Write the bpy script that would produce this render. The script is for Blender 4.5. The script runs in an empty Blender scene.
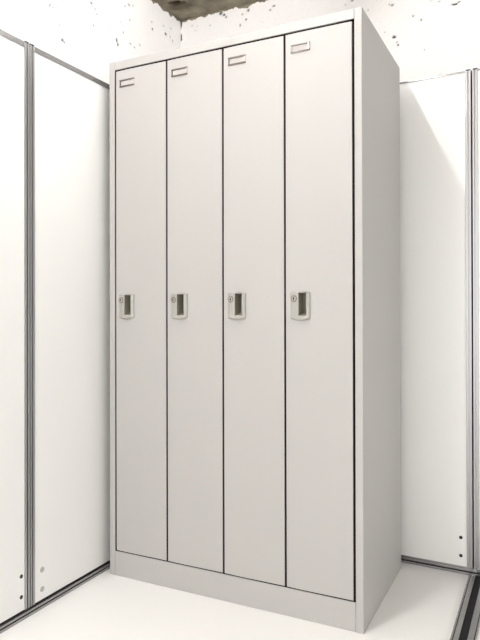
import bpy, bmesh, math, random
from mathutils import Vector, Matrix, noise
scene = bpy.context.scene
C = scene.collection
PI = math.pi

# ------------------------------------------------------------------ materials
def new_mat(name):
    m = bpy.data.materials.new(name); m.use_nodes = True
    nt = m.node_tree
    return m, nt, nt.nodes['Principled BSDF']

def paint(name, col, rough=0.4, metal=0.0, bump=0.0, bscale=300.0, var=0.0, vscale=4.0, coat=0.0, spec=0.5):
    m, nt, b = new_mat(name)
    b.inputs['Base Color'].default_value = (*col, 1)
    b.inputs['Roughness'].default_value = rough
    b.inputs['Metallic'].default_value = metal
    b.inputs['Specular IOR Level'].default_value = spec
    b.inputs['Coat Weight'].default_value = coat
    tc = nt.nodes.new('ShaderNodeTexCoord')
    if var > 0:
        n = nt.nodes.new('ShaderNodeTexNoise'); n.inputs['Scale'].default_value = vscale
        n.inputs['Detail'].default_value = 4
        nt.links.new(tc.outputs['Object'], n.inputs['Vector'])
        r = nt.nodes.new('ShaderNodeMix'); r.data_type = 'RGBA'
        r.inputs[6].default_value = (*[max(0, c - var) for c in col], 1)
        r.inputs[7].default_value = (*[min(1, c + var) for c in col], 1)
        nt.links.new(n.outputs['Fac'], r.inputs[0]); nt.links.new(r.outputs[2], b.inputs['Base Color'])
    if bump > 0:
        n = nt.nodes.new('ShaderNodeTexNoise'); n.inputs['Scale'].default_value = bscale
        nt.links.new(tc.outputs['Object'], n.inputs['Vector'])
        bp = nt.nodes.new('ShaderNodeBump'); bp.inputs['Strength'].default_value = bump
        bp.inputs['Distance'].default_value = 0.002
        nt.links.new(n.outputs['Fac'], bp.inputs['Height']); nt.links.new(bp.outputs['Normal'], b.inputs['Normal'])
    return m

def aluminium(name, col, rough, along='Z'):
    """extruded anodised aluminium with a faint grain along its length"""
    m, nt, b = new_mat(name)
    b.inputs['Metallic'].default_value = 0.85
    b.inputs['Roughness'].default_value = rough
    tc = nt.nodes.new('ShaderNodeTexCoord'); mp = nt.nodes.new('ShaderNodeMapping')
    s = [500, 500, 500]; s['XYZ'.index(along)] = 3
    mp.inputs['Scale'].default_value = s
    n = nt.nodes.new('ShaderNodeTexNoise'); n.inputs['Scale'].default_value = 1.0
    nt.links.new(tc.outputs['Object'], mp.inputs['Vector']); nt.links.new(mp.outputs['Vector'], n.inputs['Vector'])
    r = nt.nodes.new('ShaderNodeMix'); r.data_type = 'RGBA'
    r.inputs[6].default_value = (*[c * 0.88 for c in col], 1); r.inputs[7].default_value = (*[min(1, c * 1.1) for c in col], 1)
    nt.links.new(n.outputs['Fac'], r.inputs[0]); nt.links.new(r.outputs[2], b.inputs['Base Color'])
    return m

def concrete_wall(name, edge_z, edge_scale):
    """white painted concrete, pocked with air holes; the paint stops in a ragged line below the bare soffit"""
    m, nt, b = new_mat(name)
    N, L = nt.nodes.new, nt.links.new
    geo = N('ShaderNodeNewGeometry'); sep = N('ShaderNodeSeparateXYZ'); L(geo.outputs['Position'], sep.inputs[0])
    # ragged paint edge
    n1 = N('ShaderNodeTexNoise'); n1.inputs['Scale'].default_value = 26; n1.inputs['Detail'].default_value = 8; n1.inputs['Roughness'].default_value = .65
    L(geo.outputs['Position'], n1.inputs['Vector'])
    ma = N('ShaderNodeMath'); ma.operation = 'MULTIPLY_ADD'
    L(n1.outputs['Fac'], ma.inputs[0]); ma.inputs[1].default_value = edge_scale; L(sep.outputs['Z'], ma.inputs[2])
    gt = N('ShaderNodeMath'); gt.operation = 'GREATER_THAN'; L(ma.outputs[0], gt.inputs[0])
    gt.inputs[1].default_value = edge_z + edge_scale * 0.5
    # small air holes: voronoi cells, only some of them, in drifts
    vo = N('ShaderNodeTexVoronoi'); vo.inputs['Scale'].default_value = 55
    L(geo.outputs['Position'], vo.inputs['Vector'])
    sx = N('ShaderNodeSeparateColor'); L(vo.outputs['Color'], sx.inputs[0])
    drift = N('ShaderNodeTexNoise'); drift.inputs['Scale'].default_value = 3.2
    L(geo.outputs['Position'], drift.inputs['Vector'])
    rad = N('ShaderNodeMath'); rad.operation = 'MULTIPLY_ADD'; L(sx.outputs[0], rad.inputs[0])
    rad.inputs[1].default_value = 0.20; rad.inputs[2].default_value = -0.138
    dr = N('ShaderNodeMath'); dr.operation = 'MULTIPLY_ADD'; L(drift.outputs['Fac'], dr.inputs[0])
    dr.inputs[1].default_value = 0.22; L(rad.outputs[0], dr.inputs[2])
    dr2 = N('ShaderNodeMath'); dr2.operation = 'SUBTRACT'; L(dr.outputs[0], dr2.inputs[0]); dr2.inputs[1].default_value = 0.085
    lt = N('ShaderNodeMath'); lt.operation = 'SUBTRACT'; L(dr2.outputs[0], lt.inputs[0]); L(vo.outputs['Distance'], lt.inputs[1])
    ss = N('ShaderNodeMapRange'); L(lt.outputs[0], ss.inputs['Value'])
    ss.inputs['From Min'].default_value = -0.02; ss.inputs['From Max'].default_value = 0.05
    ss.inputs['To Max'].default_value = 0.6
    at = N('ShaderNodeAttribute'); at.attribute_name = 'pit'
    mx = N('ShaderNodeMath'); mx.operation = 'MAXIMUM'; L(ss.outputs[0], mx.inputs[0]); L(at.outputs['Fac'], mx.inputs[1])
    # colours
    white = N('ShaderNodeMix'); white.data_type = 'RGBA'
    n2 = N('ShaderNodeTexNoise'); n2.inputs['Scale'].default_value = 60; n2.inputs['Detail'].default_value = 6
    L(geo.outputs['Position'], n2.inputs['Vector']); L(n2.outputs['Fac'], white.inputs[0])
    white.inputs[6].default_value = (0.79, 0.768, 0.757, 1); white.inputs[7].default_value = (0.86, 0.842, 0.832, 1)
    raw = N('ShaderNodeMix'); raw.data_type = 'RGBA'
    n3 = N('ShaderNodeTexNoise'); n3.inputs['Scale'].default_value = 14; n3.inputs['Detail'].default_value = 6
    L(geo.outputs['Position'], n3.inputs['Vector']); L(n3.outputs['Fac'], raw.inputs[0])
    raw.inputs[6].default_value = (0.12, 0.10, 0.07, 1); raw.inputs[7].default_value = (0.27, 0.235, 0.175, 1)
    pit = N('ShaderNodeMix'); pit.data_type = 'RGBA'
    L(mx.outputs[0], pit.inputs[0]); L(white.outputs[2], pit.inputs[6]); pit.inputs[7].default_value = (0.05, 0.045, 0.04, 1)
    fin = N('ShaderNodeMix'); fin.data_type = 'RGBA'
    L(gt.outputs[0], fin.inputs[0]); L(pit.outputs[2], fin.inputs[6]); L(raw.outputs[2], fin.inputs[7])
    L(fin.outputs[2], b.inputs['Base Color'])
    b.inputs['Roughness'].default_value = 0.8
    # relief
    h = N('ShaderNodeMath'); h.operation = 'SUBTRACT'; h.inputs[0].default_value = 1.0; L(mx.outputs[0], h.inputs[1])
    h2 = N('ShaderNodeMath'); h2.operation = 'MULTIPLY_ADD'; L(n2.outputs['Fac'], h2.inputs[0]); h2.inputs[1].default_value = 0.5; L(h.outputs[0], h2.inputs[2])
    bp = N('ShaderNodeBump'); bp.inputs['Strength'].default_value = 0.5; bp.inputs['Distance'].default_value = 0.003
    L(h2.outputs[0], bp.inputs['Height']); L(bp.outputs['Normal'], b.inputs['Normal'])
    return m

def raw_concrete(name):
    m, nt, b = new_mat(name)
    N, L = nt.nodes.new, nt.links.new
    geo = N('ShaderNodeNewGeometry')
    n = N('ShaderNodeTexNoise'); n.inputs['Scale'].default_value = 11; n.inputs['Detail'].default_value = 8
    L(geo.outputs['Position'], n.inputs['Vector'])
    cr = N('ShaderNodeValToRGB'); L(n.outputs['Fac'], cr.inputs[0])
    e = cr.color_ramp.elements
    e[0].position = 0.33; e[0].color = (0.10, 0.08, 0.05, 1)
    e[1].position = 0.68; e[1].color = (0.29, 0.255, 0.18, 1)
    k = cr.color_ramp.elements.new(0.5); k.color = (0.20, 0.175, 0.125, 1)
    vo = N('ShaderNodeTexVoronoi'); vo.inputs['Scale'].default_value = 30; L(geo.outputs['Position'], vo.inputs['Vector'])
    lt = N('ShaderNodeMath'); lt.operation = 'LESS_THAN'; L(vo.outputs['Distance'], lt.inputs[0]); lt.inputs[1].default_value = 0.12
    at = N('ShaderNodeAttribute'); at.attribute_name = 'pit'
    mu = N('ShaderNodeMath'); mu.operation = 'MULTIPLY'; L(lt.outputs[0], mu.inputs[0]); mu.inputs[1].default_value = 0.5
    mxm = N('ShaderNodeMath'); mxm.operation = 'MAXIMUM'; L(mu.outputs[0], mxm.inputs[0]); L(at.outputs['Fac'], mxm.inputs[1])
    mix = N('ShaderNodeMix'); mix.data_type = 'RGBA'; L(mxm.outputs[0], mix.inputs[0]); L(cr.outputs[0], mix.inputs[6])
    mix.inputs[7].default_value = (0.022, 0.008, 0.006, 1)
    L(mix.outputs[2], b.inputs['Base Color']); b.inputs['Roughness'].default_value = 0.9
    bp = N('ShaderNodeBump'); bp.inputs['Strength'].default_value = 0.8; bp.inputs['Distance'].default_value = 0.01
    L(n.outputs['Fac'], bp.inputs['Height']); L(bp.outputs['Normal'], b.inputs['Normal'])
    return m

M = {
    'locker': paint('locker_enamel', (0.435, 0.422, 0.408), rough=0.48, bump=0.05, bscale=900),
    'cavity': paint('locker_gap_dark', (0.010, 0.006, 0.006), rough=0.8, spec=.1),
    'handle': paint('handle_resin', (0.375, 0.365, 0.335), rough=0.4),
    'cup': paint('slot_cup_dark', (0.27, 0.255, 0.20), rough=0.5),  # slot interior, darker and more olive than the resin
    'lock': paint('lock_nickel', (0.20, 0.18, 0.155), rough=0.35, metal=0.7),
    'black': paint('black_plastic', (0.012, 0.012, 0.012), rough=0.6),
    'nickel': paint('holder_nickel_shaded', (0.15, 0.13, 0.12), rough=0.35, metal=0.55),  # top, bottom and left rims darkened to draw the shadow lines
    'nickel_l': paint('holder_nickel_lit', (0.50, 0.47, 0.44), rough=0.35, metal=0.5),  # lighter copy of the rim metal for the right side
    'card': paint('name_card', (0.47, 0.45, 0.43), rough=0.7),
    'board': paint('melamine_board', (0.85, 0.845, 0.83), rough=0.33, bump=0.03, bscale=500),
    'alu': aluminium('anodised_aluminium_upright', (0.41, 0.405, 0.41), 0.30, 'Z'),
    'alu_h': aluminium('anodised_aluminium_rail', (0.34, 0.335, 0.335), 0.27, 'X'),
    'gasket': paint('gasket_and_gap_black', (0.010, 0.009, 0.011), rough=0.6, spec=.2),
    'disc': paint('grey_plug', (0.45, 0.44, 0.42), rough=0.45),
    'floor': paint('white_floor_board', (0.89, 0.88, 0.865), rough=0.35, bump=0.03, bscale=200, var=0.01, vscale=2),
    'smooth': paint('smooth_white_lining', (0.86, 0.85, 0.84), rough=0.7, var=0.01, vscale=5),
    'wall': concrete_wall('pocked_painted_concrete', 2.390, 0.065),
    'raw': raw_concrete('bare_concrete'),
}

# ------------------------------------------------------------------ mesh helpers
def link(name, bm, mats, parent=None, smooth=False, loc=None):
    me = bpy.data.meshes.new(name)
    bmesh.ops.recalc_face_normals(bm, faces=bm.faces)
    bm.to_mesh(me); bm.free()
    if not isinstance(mats, (list, tuple)): mats = [mats]
    for m in mats: me.materials.append(m)
    if smooth:
        for p in me.polygons: p.use_smooth = True
    o = bpy.data.objects.new(name, me); C.objects.link(o)
    if parent: o.parent = parent
    if loc: o.location = loc
    return o

def box(bm, x0, x1, y0, y1, z0, z1, mi=0, bevel=0.0, seg=2):
    t = bmesh.new()
    bmesh.ops.create_cube(t, size=1)
    for v in t.verts:
        v.co = Vector(((x0 + x1) / 2 + v.co.x * (x1 - x0), (y0 + y1) / 2 + v.co.y * (y1 - y0), (z0 + z1) / 2 + v.co.z * (z1 - z0)))
    if bevel > 0:
        bmesh.ops.bevel(t, geom=list(t.edges), offset=bevel, segments=seg, affect='EDGES', profile=0.5)
    for f in t.faces: f.material_index = mi
    me = bpy.data.meshes.new('tmp'); t.to_mesh(me); t.free()
    bm.from_mesh(me); bpy.data.meshes.remove(me)

def cyl(bm, c, r, y0, y1, mi=0, n=24, axis='Y', cap_r=None):
    """short rod with its axis along Y (or Z); front end at y0"""
    rings = []
    prof = [(y1, r), (y0 + min(.0006, abs(y1 - y0) * .3) * (1 if y1 > y0 else -1), r), (y0, r - .0006 if cap_r is None else cap_r)]
    for (y, rr) in prof:
        ring = []
        for k in range(n):
            a = 2 * PI * k / n
            if axis == 'Y': ring.append(bm.verts.new((c[0] + rr * math.cos(a), y, c[1] + rr * math.sin(a))))
            else: ring.append(bm.verts.new((c[0] + rr * math.cos(a), c[1] + rr * math.sin(a), y)))
        rings.append(ring)
    for a, b in zip(rings, rings[1:]):
        for k in range(n):
            f = bm.faces.new((a[k], a[(k + 1) % n], b[(k + 1) % n], b[k])); f.material_index = mi
    for ring in (rings[0], rings[-1]):
        f = bm.faces.new(ring); f.material_index = mi

def empty(name, loc, rz=0.0):
    o = bpy.data.objects.new(name, None); C.objects.link(o)
    o.location = loc; o.rotation_euler = (0, 0, rz); o.empty_display_size = 0.1
    return o

def tag(o, label, cat, group=None):
    o['label'] = label; o['category'] = cat
    if group: o['group'] = group

# ------------------------------------------------------------------ the setting
CEIL = 2.41
WX, WY = -0.30, 0.95          # painted concrete walls behind the partitions
def s(o): o['kind'] = 'structure'; return o

bm = bmesh.new(); box(bm, -0.45, 4.2, -4.2, 1.10, -0.06, 0.0)
s(link('floor', bm, M['floor']))

# pits: (coordinate along wall, height, half width, half height, darkness)
PB = [(1.036,2.187,.017,.005,1),(1.052,2.193,.008,.004,1),(1.022,2.191,.008,.003,.9),(.865,2.174,.005,.005,1),(.899,2.15,.005,.005,.9),
      (.911,2.02,.004,.004,.9),(.785,2.10,.010,.008,1),(.797,2.076,.005,.005,.8),(.802,2.062,.006,.006,.9),(.777,2.241,.009,.006,.9),
      (.765,2.246,.005,.004,.8),(.085,2.37,.009,.009,.9),(.074,2.328,.007,.007,.9),(.041,2.306,.007,.007,.7),(.055,2.355,.006,.006,.6),
      (-.066,2.388,.014,.012,.9),(-.048,2.376,.010,.009,.9),(-.036,2.362,.008,.007,.8),(.62,2.262,.004,.004,.9),(.567,2.288,.004,.004,.8),
      (.671,2.242,.004,.004,.8),(-.126,2.341,.008,.006,.3),(.60,2.30,.012,.004,.7),(.972,2.212,.010,.004,.4),(.94,2.222,.008,.004,.4),
      (.22,2.36,.012,.006,.8),(.20,2.345,.008,.006,.6),(.53,2.225,.005,.005,.8),(.42,2.26,.005,.005,.7),(.745,2.13,.003,.003,.8),
      (-.21,2.33,.006,.005,.35),(-.23,2.36,.006,.006,.35),(-.20,2.35,.006,.004,.35),(.975,1.905,.006,.004,.25),(.70,2.045,.004,.004,.6),
      (-.296,2.385,.007,.035,1),(-.295,2.318,.006,.016,1),(-.294,2.303,.006,.010,1)]
PL = [(.027,2.070,.007,.006,.9),(.033,2.078,.006,.005,.7),(.045,2.073,.006,.005,.8),(.097,1.968,.011,.008,.9),(.106,1.962,.008,.006,.8),
      (.432,2.098,.008,.012,1),(.440,2.082,.007,.010,.9),(.267,2.187,.010,.007,.9),(.290,2.172,.010,.004,.6),(.30,2.155,.009,.005,.5),
      (.279,2.101,.008,.006,.7),(.698,2.288,.010,.005,.5),(.706,2.258,.010,.008,.8),(.818,2.278,.011,.008,.9),(.80,2.31,.008,.006,.6),
      (.86,2.28,.007,.010,.5),(.88,2.268,.006,.012,.6),(.864,2.326,.010,.006,.5),(-.093,2.01,.006,.005,.6),(.182,2.057,.007,.005,.35),
      (.194,1.974,.006,.005,.4),(.35,2.173,.007,.005,.4),(.526,2.225,.008,.006,.5),(.601,2.141,.010,.006,.4),(.08,2.019,.006,.005,.6),
      (.07,2.052,.005,.004,.5),(.52,2.29,.014,.008,.6),(.49,2.272,.009,.007,.5),(.55,2.30,.009,.007,.5),(.48,2.15,.007,.005,.6),
      (.53,2.12,.009,.005,.6),(.56,2.115,.008,.005,.6),(.62,2.06,.010,.005,.4),(.46,2.19,.007,.005,.4),(.39,2.13,.006,.005,.4)]

def pitted(name, u0, u1, z0, z1, step, pits, to_world, rough_amp=0.0015):
    """a wall skin whose air holes are really sunk into it; the rest of the wall is a plain slab behind"""
    nu, nz = int((u1 - u0) / step) + 1, int((z1 - z0) / step) + 1
    verts, pv = [], []
    buckets = {}
    for p in pits:
        for bu in range(int((p[0] - .05) // .05), int((p[0] + .05) // .05) + 1):
            for bz in range(int((p[1] - .05) // .05), int((p[1] + .05) // .05) + 1):
                buckets.setdefault((bu, bz), []).append(p)
    for i in range(nu):
        u = u0 + (u1 - u0) * i / (nu - 1)
        for j in range(nz):
            z = z0 + (z1 - z0) * j / (nz - 1)
            q = 0.0
            for p in buckets.get((int(u // .05), int(z // .05)), ()):
                wob = 1 + .45 * noise.noise(Vector((u * 190, z * 190, p[0] * 7)))
                d = math.hypot((u - p[0]) / p[2], (z - p[1]) / p[3]) / wob * 1.25
                q = max(q, p[4] * max(0.0, min(1.0, (1.15 - d) / 0.45)))
            dep = q * 0.006 + rough_amp * noise.noise(Vector((u * 9, z * 9, 3.1)))
            verts.append(to_world(u, z, dep)); pv.append(q)
    faces = [(i * nz + j, (i + 1) * nz + j, (i + 1) * nz + j + 1, i * nz + j + 1) for i in range(nu - 1) for j in range(nz - 1)]
    me = bpy.data.meshes.new(name); me.from_pydata(verts, [], faces)
    a = me.attributes.new('pit', 'FLOAT', 'POINT'); a.data.foreach_set('value', pv)
    for p in me.polygons: p.use_smooth = True
    me.update()
    return me

def wall(name, me, slab, mat):
    bm = bmesh.new(); bm.from_mesh(me)
    for b in slab: box(bm, *b)
    bmm = bpy.data.meshes.new(name); bm.to_mesh(bmm); bm.free()
    bmm.materials.append(mat)
    o = bpy.data.objects.new(name, bmm); C.objects.link(o); bpy.data.meshes.remove(me)
    return s(o)

me = pitted('wb', WX, 1.7, 1.72, CEIL, 0.004, PB, lambda u, z, d: (u, WY + d, z))
wall('wall_back', me, [(WX - .15, 4.2, WY + .012, WY + .15, 0, CEIL), (1.7, 4.2, WY, WY + .02, 0, CEIL), (WX, 1.7, WY, WY + .02, 0, 1.72)], M['wall'])
me = pitted('wl', -0.14, WY, 1.72, CEIL, 0.004, PL, lambda u, z, d: (WX - d, u, z))
wall('wall_left', me, [(WX - .15, WX - .012, -4.2, WY + .15, 0, CEIL), (WX - .02, WX, -4.2, -.14, 0, CEIL), (WX - .02, WX, -.14, WY, 0, 1.72)], M['wall'])
bm = bmesh.new(); box(bm, WX - .01, WX + .008, -4.2, -.095, 0.0, CEIL, bevel=.002)
s(link('trim_1', bm, M['smooth']))      # smooth lining board that covers the near end of the left wall

# bare concrete soffit, lumpy, with a dark hole near the corner
nx, ny = 130, 90
verts, pv = [], []
for i in range(nx):
    for j in range(ny):
        x = WX - .02 + 0.9 * i / (nx - 1); y = WY + .02 - 0.8 * j / (ny - 1)
        q = 0
        for (hx, hy, hr) in ((-.215, .79, .026), (-.19, .80, .016), (-.24, .78, .014)):
            d = math.hypot(x - hx, y - hy) / (hr * (1 + .5 * noise.noise(Vector((x * 60, y * 60, 0)))))
            q = max(q, max(0, min(1, (1.1 - d) / .3)))
        verts.append((x, y, CEIL - .012 + .006 * noise.noise(Vector((x * 14, y * 14, 1))) + q * .02)); pv.append(q)
me = bpy.data.meshes.new('c'); me.from_pydata(verts, [], [(i * ny + j, (i + 1) * ny + j, (i + 1) * ny + j + 1, i * ny + j + 1) for i in range(nx - 1) for j in range(ny - 1)])
a = me.attributes.new('pit', 'FLOAT', 'POINT'); a.data.foreach_set('value', pv)
wall('ceiling', me, [(WX - .15, 4.2, -4.2, WY + .15, CEIL + .01, CEIL + .15)], M['raw'])

# ------------------------------------------------------------------ the locker
W, D, H = 0.902, 0.504, 1.79
DX0, DP, DW = 0.0285, 0.2125, 0.2059
DZ0, DZ1 = 0.088, 1.7555
locker = empty('locker', (0, 0, 0))
tag(locker, 'tall light grey steel locker with four narrow doors, standing in the partition corner', 'locker')
def side_panel(x0, x1):
    """one folded sheet: outer skin, front face, short returns; swept up in z"""
    left = x0 < .4; sg = 1 if left else -1; xo = x0 if left else x1; wd = x1 - x0
    r_ = .0022
    prof = [(0, D), (0, r_)] + [(r_ - r_ * math.cos(a * PI / 12), r_ - r_ * math.sin(a * PI / 12)) for a in range(1, 6)] + [(r_, 0)]
    prof += [(wd - .0010, 0), (wd, .0010), (wd, .030), (wd - .0012, .030), (wd - .0012, .0014), (.0014, .0014), (.0014, D - .0014), (.018, D - .0014), (.018, D)]
    bm = bmesh.new()
    lo = [bm.verts.new((xo + sg * px, py, 0)) for px, py in prof]; hi = [bm.verts.new((xo + sg * px, py, H)) for px, py in prof]
    n = len(prof)
    for k in range(n): bm.faces.new((lo[k], lo[(k + 1) % n], hi[(k + 1) % n], hi[k]))
    bm.faces.new(lo); bm.faces.new(hi)
    return link('side_panel', bm, M['locker'], locker)
side_panel(0, .0225); side_panel(W - .0225, W)
bm = bmesh.new()
box(bm, .0232, W - .0232, .0004, .016, DZ1 + .006, H - .0004, bevel=.0010); box(bm, .0016, W - .0016, .016, D - .0016, H - .002, H - .0002)
link('top_panel', bm, M['locker'], locker)
bm = bmesh.new()
box(bm, .0232, W - .0232, .0006, .016, 0, DZ0 - .004, bevel=.0010)
link('kick_plate', bm, M['locker'], locker)
bm = bmesh.new(); box(bm, .0232, W - .0232, .016, D - .016, .075, .0765)
link('bottom_shelf', bm, M['locker'], locker)
bm = bmesh.new(); box(bm, .0188, W - .0188, D - .0016, D - .0004, 0.0005, H - .003)
link('back_panel', bm, M['locker'], locker)
# near-black strips set into the door gaps, their colour standing in for shade
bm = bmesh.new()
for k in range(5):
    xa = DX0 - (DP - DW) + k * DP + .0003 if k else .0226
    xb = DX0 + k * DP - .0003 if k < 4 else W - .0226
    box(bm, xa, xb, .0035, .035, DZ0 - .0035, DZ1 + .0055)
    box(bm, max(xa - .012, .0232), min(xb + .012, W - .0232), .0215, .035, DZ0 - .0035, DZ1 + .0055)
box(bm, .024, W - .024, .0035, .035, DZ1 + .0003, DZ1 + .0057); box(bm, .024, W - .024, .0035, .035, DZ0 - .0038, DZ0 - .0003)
link('gap_shade_strips', bm, M['cavity'], locker)
for k in range(1, 4):
    xc = DX0 - .002 + k * DP
    bm = bmesh.new(); box(bm, xc - .0006, xc + .0006, .036, D - .002, .078, H - .004)
    link('partition_sheet', bm, M['locker'], locker)

HX0, HX1, HZ0, HZ1 = .0162, .0775, .8085, .8885      # handle on the door, from the door's lower left corner (z above DZ0)
SX0, SX1, SZ0, SZ1 = .0450, .0680, .8180, .8865    # its finger slot
def door_mesh():
    bm = bmesh.new()
    w, h, y0, y1 = DW, DZ1 - DZ0, .001, .019
    xs = [0, SX0 - .003, SX1 + .003, w]; zs = [0, SZ0 - .003, SZ1 + .003, h]
    fr = [[bm.verts.new((x, y0, z)) for z in zs] for x in xs]
    bk = [[bm.verts.new((x, y1, z)) for z in zs] for x in xs]
    for i in range(3):
        for j in range(3):
            if i == 1 and j == 1: continue
            bm.faces.new((fr[i][j], fr[i + 1][j], fr[i + 1][j + 1], fr[i][j + 1]))
            bm.faces.new((bk[i][j], bk[i][j + 1], bk[i + 1][j + 1], bk[i + 1][j]))
    for a in range(3):
        bm.faces.new((fr[a][0], bk[a][0], bk[a + 1][0], fr[a + 1][0])); bm.faces.new((fr[a][3], fr[a + 1][3], bk[a + 1][3], bk[a][3]))
        bm.faces.new((fr[0][a], fr[0][a + 1], bk[0][a + 1], bk[0][a])); bm.faces.new((fr[3][a], bk[3][a], bk[3][a + 1], fr[3][a + 1]))
    q = [(1, 1), (2, 1), (2, 2), (1, 2)]
    for (a, b) in zip(q, q[1:] + q[:1]):
        bm.faces.new((fr[a[0]][a[1]], fr[b[0]][b[1]], bk[b[0]][b[1]], bk[a[0]][a[1]]))
    edges = [e for e in bm.edges if all(abs(v.co.y - y0) < 1e-6 for v in e.verts) and
             (all(v.co.x < 1e-6 for v in e.verts) or all(v.co.x > w - 1e-6 for v in e.verts) or all(v.co.z < 1e-6 for v in e.verts) or all(v.co.z > h - 1e-6 for v in e.verts))]
    bmesh.ops.bevel(bm, geom=edges, offset=.0016, segments=3, affect='EDGES', profile=.5)
    return bm

def handle_mesh():
    """resin pull: bowed front, finger slot sunk through the door, ledge along the foot"""
    bm = bmesh.new()
    n = 20
    xs = sorted(set([HX0 + (HX1 - HX0) * i / n for i in range(n + 1) if all(abs(HX0 + (HX1 - HX0) * i / n - q) > .0012 for q in (SX0, SX1))] + [SX0, SX1]))
    def bow(x):
        t = (x - HX0) / (HX1 - HX0)
        return -.0032 - .0095 * (1 - (2 * t - 1) ** 2) ** .8
    zs = [HZ0, HZ0 + .0045, SZ0, SZ1, HZ1 - .001, HZ1]
    def zz(x, j):
        t = (x - HX0) / (HX1 - HX0)
        return zs[j] - (.0045 * (1 - (2 * t - 1) ** 2) if j < 2 else 0)
    def yy(x, j):
        y = bow(x)
        if j == 0: return y * .35
        if j == len(zs) - 1: return y * .8
        return y
    g = [[bm.verts.new((x, yy(x, j), zz(x, j))) for j, z in enumerate(zs)] for x in xs]
    ia, ib = xs.index(SX0), xs.index(SX1)
    for i in range(len(xs) - 1):
        for j in range(len(zs) - 1):
            if ia <= i < ib and j == 2: continue
            bm.faces.new((g[i][j], g[i + 1][j], g[i + 1][j + 1], g[i][j + 1]))
    # skirt back to the door skin
    loop = [g[i][0] for i in range(len(xs))] + [g[-1][j] for j in range(1, len(zs))] + [g[i][-1] for i in range(len(xs) - 2, -1, -1)] + [g[0][j] for j in range(len(zs) - 2, 0, -1)]
    back = [bm.verts.new((v.co.x, .0012, v.co.z)) for v in loop]
    for k in range(len(loop)):
        k2 = (k + 1) % len(loop)
        bm.faces.new((loop[k], back[k], back[k2], loop[k2]))
    # slot: walls and a back that curls in under the right lip
    rim = [g[i][2] for i in range(ia, ib + 1)] + [g[i][3] for i in range(ib, ia - 1, -1)]
    deep = [bm.verts.new((v.co.x, .030, v.co.z + (.010 if v.co.z < (SZ0 + SZ1) / 2 else 0))) for v in rim]
    for k in range(len(rim)):
        k2 = (k + 1) % len(rim)
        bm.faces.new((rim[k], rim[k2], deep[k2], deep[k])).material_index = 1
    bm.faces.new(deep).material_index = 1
    return bm

def lock_mesh():
    bm = bmesh.new()
    cx, cz = .0305, .8690
    # sunken ring, nickel face, black key slot
    cyl(bm, (cx, cz), .0100, -.0130, -.002, mi=1, n=30)
    cyl(bm, (cx, cz), .0068, -.0138, -.005, mi=0, n=24)
    box(bm, cx - .0018, cx + .0018, -.0141, -.0085, cz - .0045, cz + .0045, mi=2)
    box(bm, cx - .0045, cx - .0018, -.0141, -.0090, cz - .0008, cz + .0008, mi=2)
    return bm

def holder_mesh():
    """pressed card frame: four folded rims round an open window, open slot at the left"""
    bm = bmesh.new()
    x0, x1, z0, z1, t = .0175, .0785, 1.6085, 1.6335, .0042
    box(bm, x0, x1, -.0034, .0011, z1 - t, z1, mi=0, bevel=.0007)
    box(bm, x0, x1, -.0034, .0011, z0, z0 + t, mi=0, bevel=.0007)
    box(bm, x0 + .0012, x0 + .0046, -.0030, .0011, z0 + t - .001, z1 - t + .001, mi=0, bevel=.0005)
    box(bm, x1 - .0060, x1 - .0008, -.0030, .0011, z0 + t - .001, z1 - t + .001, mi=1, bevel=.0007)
    return bm
def card_mesh():
    bm = bmesh.new(); box(bm, .021, .0735, .0003, .0011, 1.611, 1.631); return bm
def hinge_mesh():
    bm = bmesh.new(); cyl(bm, (DW - .004, .021), .003, .05, .11, axis='Z', n=12); return bm

door = link('door', door_mesh(), M['locker'], locker, loc=(DX0, 0, DZ0))
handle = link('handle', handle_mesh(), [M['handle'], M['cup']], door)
handle['label'] = 'bowed beige resin pull with a finger slot'
mod = handle.modifiers.new('soft', 'BEVEL'); mod.width = .0009; mod.segments = 2; mod.limit_method = 'ANGLE'; mod.angle_limit = math.radians(35)
lock = link('lock', lock_mesh(), [M['handle'], M['lock'], M['black']], door); lock['label'] = 'small round nickel keyhole'
holder = link('card_holder', holder_mesh(), [M['nickel'], M['nickel_l']], door); holder['label'] = 'small rectangular metal name card frame'
card = link('card', card_mesh(), M['card'], door)
bm = bmesh.new(); cyl(bm, (.154, .876), .0020, .0003, .003, n=14)
rivet = link('rivet', bm, M['handle'], door)
doors = [door]
for k in range(1, 4):
    d = door.copy(); C.objects.link(d); d.parent = locker; d.location = (DX0 + DP * k, 0, DZ0)
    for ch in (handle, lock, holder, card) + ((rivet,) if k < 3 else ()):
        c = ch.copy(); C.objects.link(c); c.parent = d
    doors.append(d)

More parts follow.
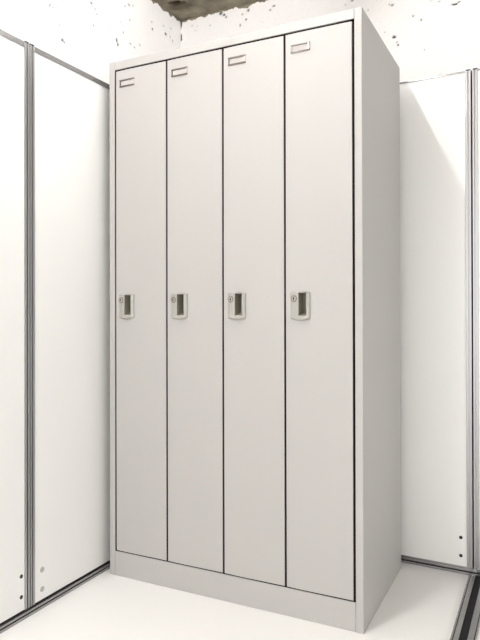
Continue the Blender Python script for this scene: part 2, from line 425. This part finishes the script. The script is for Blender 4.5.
# ------------------------------------------------------------------ partitions
# local frame of a panel: x along its width from 0, front face towards -y, z up
PT = .030       # profile thickness
def make_panel(w, h, holes, discs, board_y=.0035, top=.016, groove=1):
    root = empty('room_divider', (0, 0, 0))
    z0 = .024
    bm = bmesh.new(); box(bm, .018, w - .018, board_y, PT - board_y, z0, h - top + .002)
    b = link('board', bm, M['board'], root); b['label'] = 'white melamine board'
    for sgn, xa in ((1, 0.0), (-1, w)):
        bm = bmesh.new()
        def bx(u0, u1, y0, y1, mi=0, bev=.0006, za=z0 - .001, zb=h):
            xa0, xa1 = sorted((xa + sgn * u0, xa + sgn * u1)); box(bm, xa0, xa1, y0, y1, za, zb, mi, bev)
        bx(.0014, .0075, 0, PT)                       # outer flange
        bx(.0074, .0116, .0045, PT - .0045, groove, 0)     # groove floor
        bx(.0115, .0200, .0006, PT - .0006)           # inner flange against the board
        bx(-.0001, .0015, .0060, PT - .006, 1, 0)          # dark joint strip
        o = link('upright', bm, [M['alu'], M['gasket']], root)
    bm = bmesh.new(); box(bm, .0195, w - .0195, .0003, PT - .0003, h - top, h, 0, .0008)
    link('top_rail', bm, M['alu_h'], root)
    for sgn, xa in ((1, 0.0), (-1, w)):
        bm = bmesh.new(); x0, x1 = sorted((xa + sgn * .0025, xa + sgn * .0185)); box(bm, x0, x1, .0, PT, h - .001, h + .0035, 0, .0012)
        link('end_cap', bm, M['gasket'], root)['label'] = 'black end cap'
    for (x, z) in holes:
        bm = bmesh.new(); cyl(bm, (x, z), .0060, board_y - .0012, board_y + .004, n=18)
        link('screw_hole', bm, M['black'], root)['label'] = 'black bolt socket'
    for (x, z) in discs:
        bm = bmesh.new(); cyl(bm, (x, z), .0085, board_y - .0014, board_y + .003, n=22)
        link('plug', bm, M['disc'], root)['label'] = 'flat grey plug'
    return root
def clone(o, parent=None):
    c = o.copy(); C.objects.link(c)
    if parent: c.parent = parent
    return c

LX = -.034         # front face of the left row
LW = .905
a = make_panel(LW, 1.735, [(LW - .021, .128), (LW - .021, .066)][:0], [(.0525, .116), (.0525, .0555)])
a.location = (LX, -.3370, 0); a.rotation_euler = (0, 0, PI / 2)
tag(a, 'white framed partition panel beside the locker\'s left side, with two grey plugs low down', 'divider', 'white partition panels')
b = make_panel(LW, 1.735, [(LW - .0325, .128), (LW - .0325, .066)], [])
b.location = (LX, -.3375 - LW, 0); b.rotation_euler = (0, 0, PI / 2)
tag(b, 'white partition panel at the far left edge, with two black bolt holes low down', 'divider', 'white partition panels')
BA = -.0336
BX, BY = 1.1395, .5468
def back_pt(u, v=0.0):   # u along the back row from its visible seam
    return (BX + u * math.cos(BA) - v * math.sin(BA), BY + u * math.sin(BA) + v * math.cos(BA), 0)
BW = 1.16
a2 = make_panel(BW, 1.757, [(BW - .040, .1235), (BW - .040, .060)], [], top=.006, groove=0)
a2.location = back_pt(-BW - .0005); a2.rotation_euler = (0, 0, BA)
tag(a2, 'white partition panel behind the locker, its right edge ending at the aluminium upright', 'divider', 'white partition panels')
b2 = make_panel(.90, 1.757, [], [], top=.006, groove=0)
b2.location = back_pt(.0015); b2.rotation_euler = (0, 0, BA)
tag(b2, 'partition panel at the far right edge, only its aluminium upright in view', 'divider', 'white partition panels')

# ------------------------------------------------------------------ floor tracks
def track(name, L, prof, loc, rz, label):
    """prof: list of (y0, y1, z0, z1, material index) strips swept along local x"""
    bm = bmesh.new()
    for (y0, y1, z0, z1, mi) in prof: box(bm, 0, L, y0, y1, z0, z1, mi, .0006 if mi == 0 else 0)
    o = link(name, bm, [M['alu_h'], M['gasket']]); o.location = loc; o.rotation_euler = (0, 0, rz)
    tag(o, label, 'floor track', 'aluminium floor tracks')
    return o
base = [(-.006, PT + .006, .0, .0085, 0), (-.0035, PT + .0035, .0085, .0115, 1), (-.0045, PT + .0045, .0115, .0185, 0), (.002, PT - .002, .0185, .0232, 1)]  # uppermost black strip paints in the shadow gap below the panels
track('floor_track', 2 * LW, base, (LX, -.35 - LW, 0), PI / 2, 'thin grooved aluminium track under the left partition panels')
base2 = [(-.006, PT + .006, .0, .0085, 0), (-.0035, PT + .0035, .0085, .0115, 1), (-.0015, PT + .0015, .0115, .0200, 0), (.0005, PT - .0005, .0200, .0236, 0)]
track('floor_track', BW + .90, base2, back_pt(-BW), BA, 'thin aluminium track under the back partition panels, behind the locker')
o = track('floor_track', 3.6, [(0, .023, 0, .010, 0), (.023, .0445, 0, .002, 1), (.0445, .066, 0, .010, 0), (.004, .0065, .0098, .0103, 1), (.0585, .061, .0098, .0103, 1)],
      (1.194, -3.06, 0), PI / 2, 'wide aluminium track with a black groove, running forward at the right edge')

# ------------------------------------------------------------------ light
w = bpy.data.worlds.new('World'); scene.world = w; w.use_nodes = True
bg = w.node_tree.nodes['Background']
bg.inputs[0].default_value = (1.0, 0.993, 0.983, 1)
# the rest of the room: bright towards the open front, dimmer to the right
wn = w.node_tree
tc = wn.nodes.new('ShaderNodeTexCoord'); dt = wn.nodes.new('ShaderNodeVectorMath'); dt.operation = 'DOT_PRODUCT'
dt.inputs[1].default_value = (-0.28, -0.96, 0.0); wn.links.new(tc.outputs['Generated'], dt.inputs[0])
mr = wn.nodes.new('ShaderNodeMapRange'); mr.interpolation_type = 'SMOOTHSTEP'
mr.inputs['From Min'].default_value = -0.35; mr.inputs['From Max'].default_value = 0.9
mr.inputs['To Min'].default_value = 0.86; mr.inputs['To Max'].default_value = 2.45
wn.links.new(dt.outputs['Value'], mr.inputs['Value']); wn.links.new(mr.outputs[0], bg.inputs[1])

def lit_tube(power):
    m, nt, bs = new_mat('lit_fluorescent_tube')
    bs.inputs['Base Color'].default_value = (.9, .9, .9, 1)
    bs.inputs['Emission Color'].default_value = (1, .985, .975, 1); bs.inputs['Emission Strength'].default_value = power
    return m
M['batten'] = paint('white_batten', (.8, .8, .8), rough=.4)
def fluorescent(loc, L, tube, label, group='ceiling tube lamps'):
    root = empty('ceiling_lamp', loc); tag(root, label, 'lamp', group)
    bm = bmesh.new(); box(bm, -.035, .035, -L / 2 - .02, L / 2 + .02, -.045, 0, bevel=.004); link('housing', bm, M['batten'], root)
    bm = bmesh.new(); n = 20
    ra = [bm.verts.new((.014 * math.cos(2 * PI * k / n), -L / 2, -.075 + .014 * math.sin(2 * PI * k / n))) for k in range(n)]
    rb = [bm.verts.new((v.co.x, L / 2, v.co.z)) for v in ra]
    for k in range(n): bm.faces.new((ra[k], ra[(k + 1) % n], rb[(k + 1) % n], rb[k]))
    bm.faces.new(ra); bm.faces.new(rb); link('tube', bm, tube, root, smooth=False)
    for sg in (-1, 1):
        bm = bmesh.new(); box(bm, -.012, .012, sg * (L / 2 + .008) - .0075, sg * (L / 2 + .008) + .0075, -.095, -.040, bevel=.002); link('socket', bm, M['batten'], root)
fluorescent((0.64, -0.14, CEIL + .01), 1.15, lit_tube(98), 'white batten lamp with a bare lit tube on the ceiling above the locker')
fluorescent((0.20, -1.75, CEIL + .01), 1.15, lit_tube(265), 'added unseen batten lamp with a bare lit tube, brightening the open floor')  # lamp added out of view to lift the floor and locker doors

# ------------------------------------------------------------------ camera
cam = bpy.data.cameras.new('Camera'); co = bpy.data.objects.new('Camera', cam); C.objects.link(co)
yaw, pitch, roll, f = 0.46256, 0.004133, -0.0020845, 616.3
cyw, syw, cp, sp = math.cos(yaw), math.sin(yaw), math.cos(pitch), math.sin(pitch)
F = Vector((-syw * cp, cyw * cp, sp)); r = Vector((cyw, syw, 0)); u = r.cross(F)
r, u = math.cos(roll) * r + math.sin(roll) * u, -math.sin(roll) * r + math.cos(roll) * u
m = Matrix((r, u, -F)).transposed().to_4x4(); m.translation = Vector((1.3721, -1.7301, 0.9292))
co.matrix_world = m
cam.sensor_fit = 'VERTICAL'; cam.sensor_height = 24; cam.lens = f / 640 * 24
cam.shift_x = 0.43 / 640; cam.shift_y = -14.49 / 640
cam.clip_start = .02
scene.camera = co
vs = scene.view_settings
vs.view_transform = 'Standard'; vs.look = 'None'; vs.gamma = 1; vs.use_curve_mapping = False
vs.exposure = 0.13
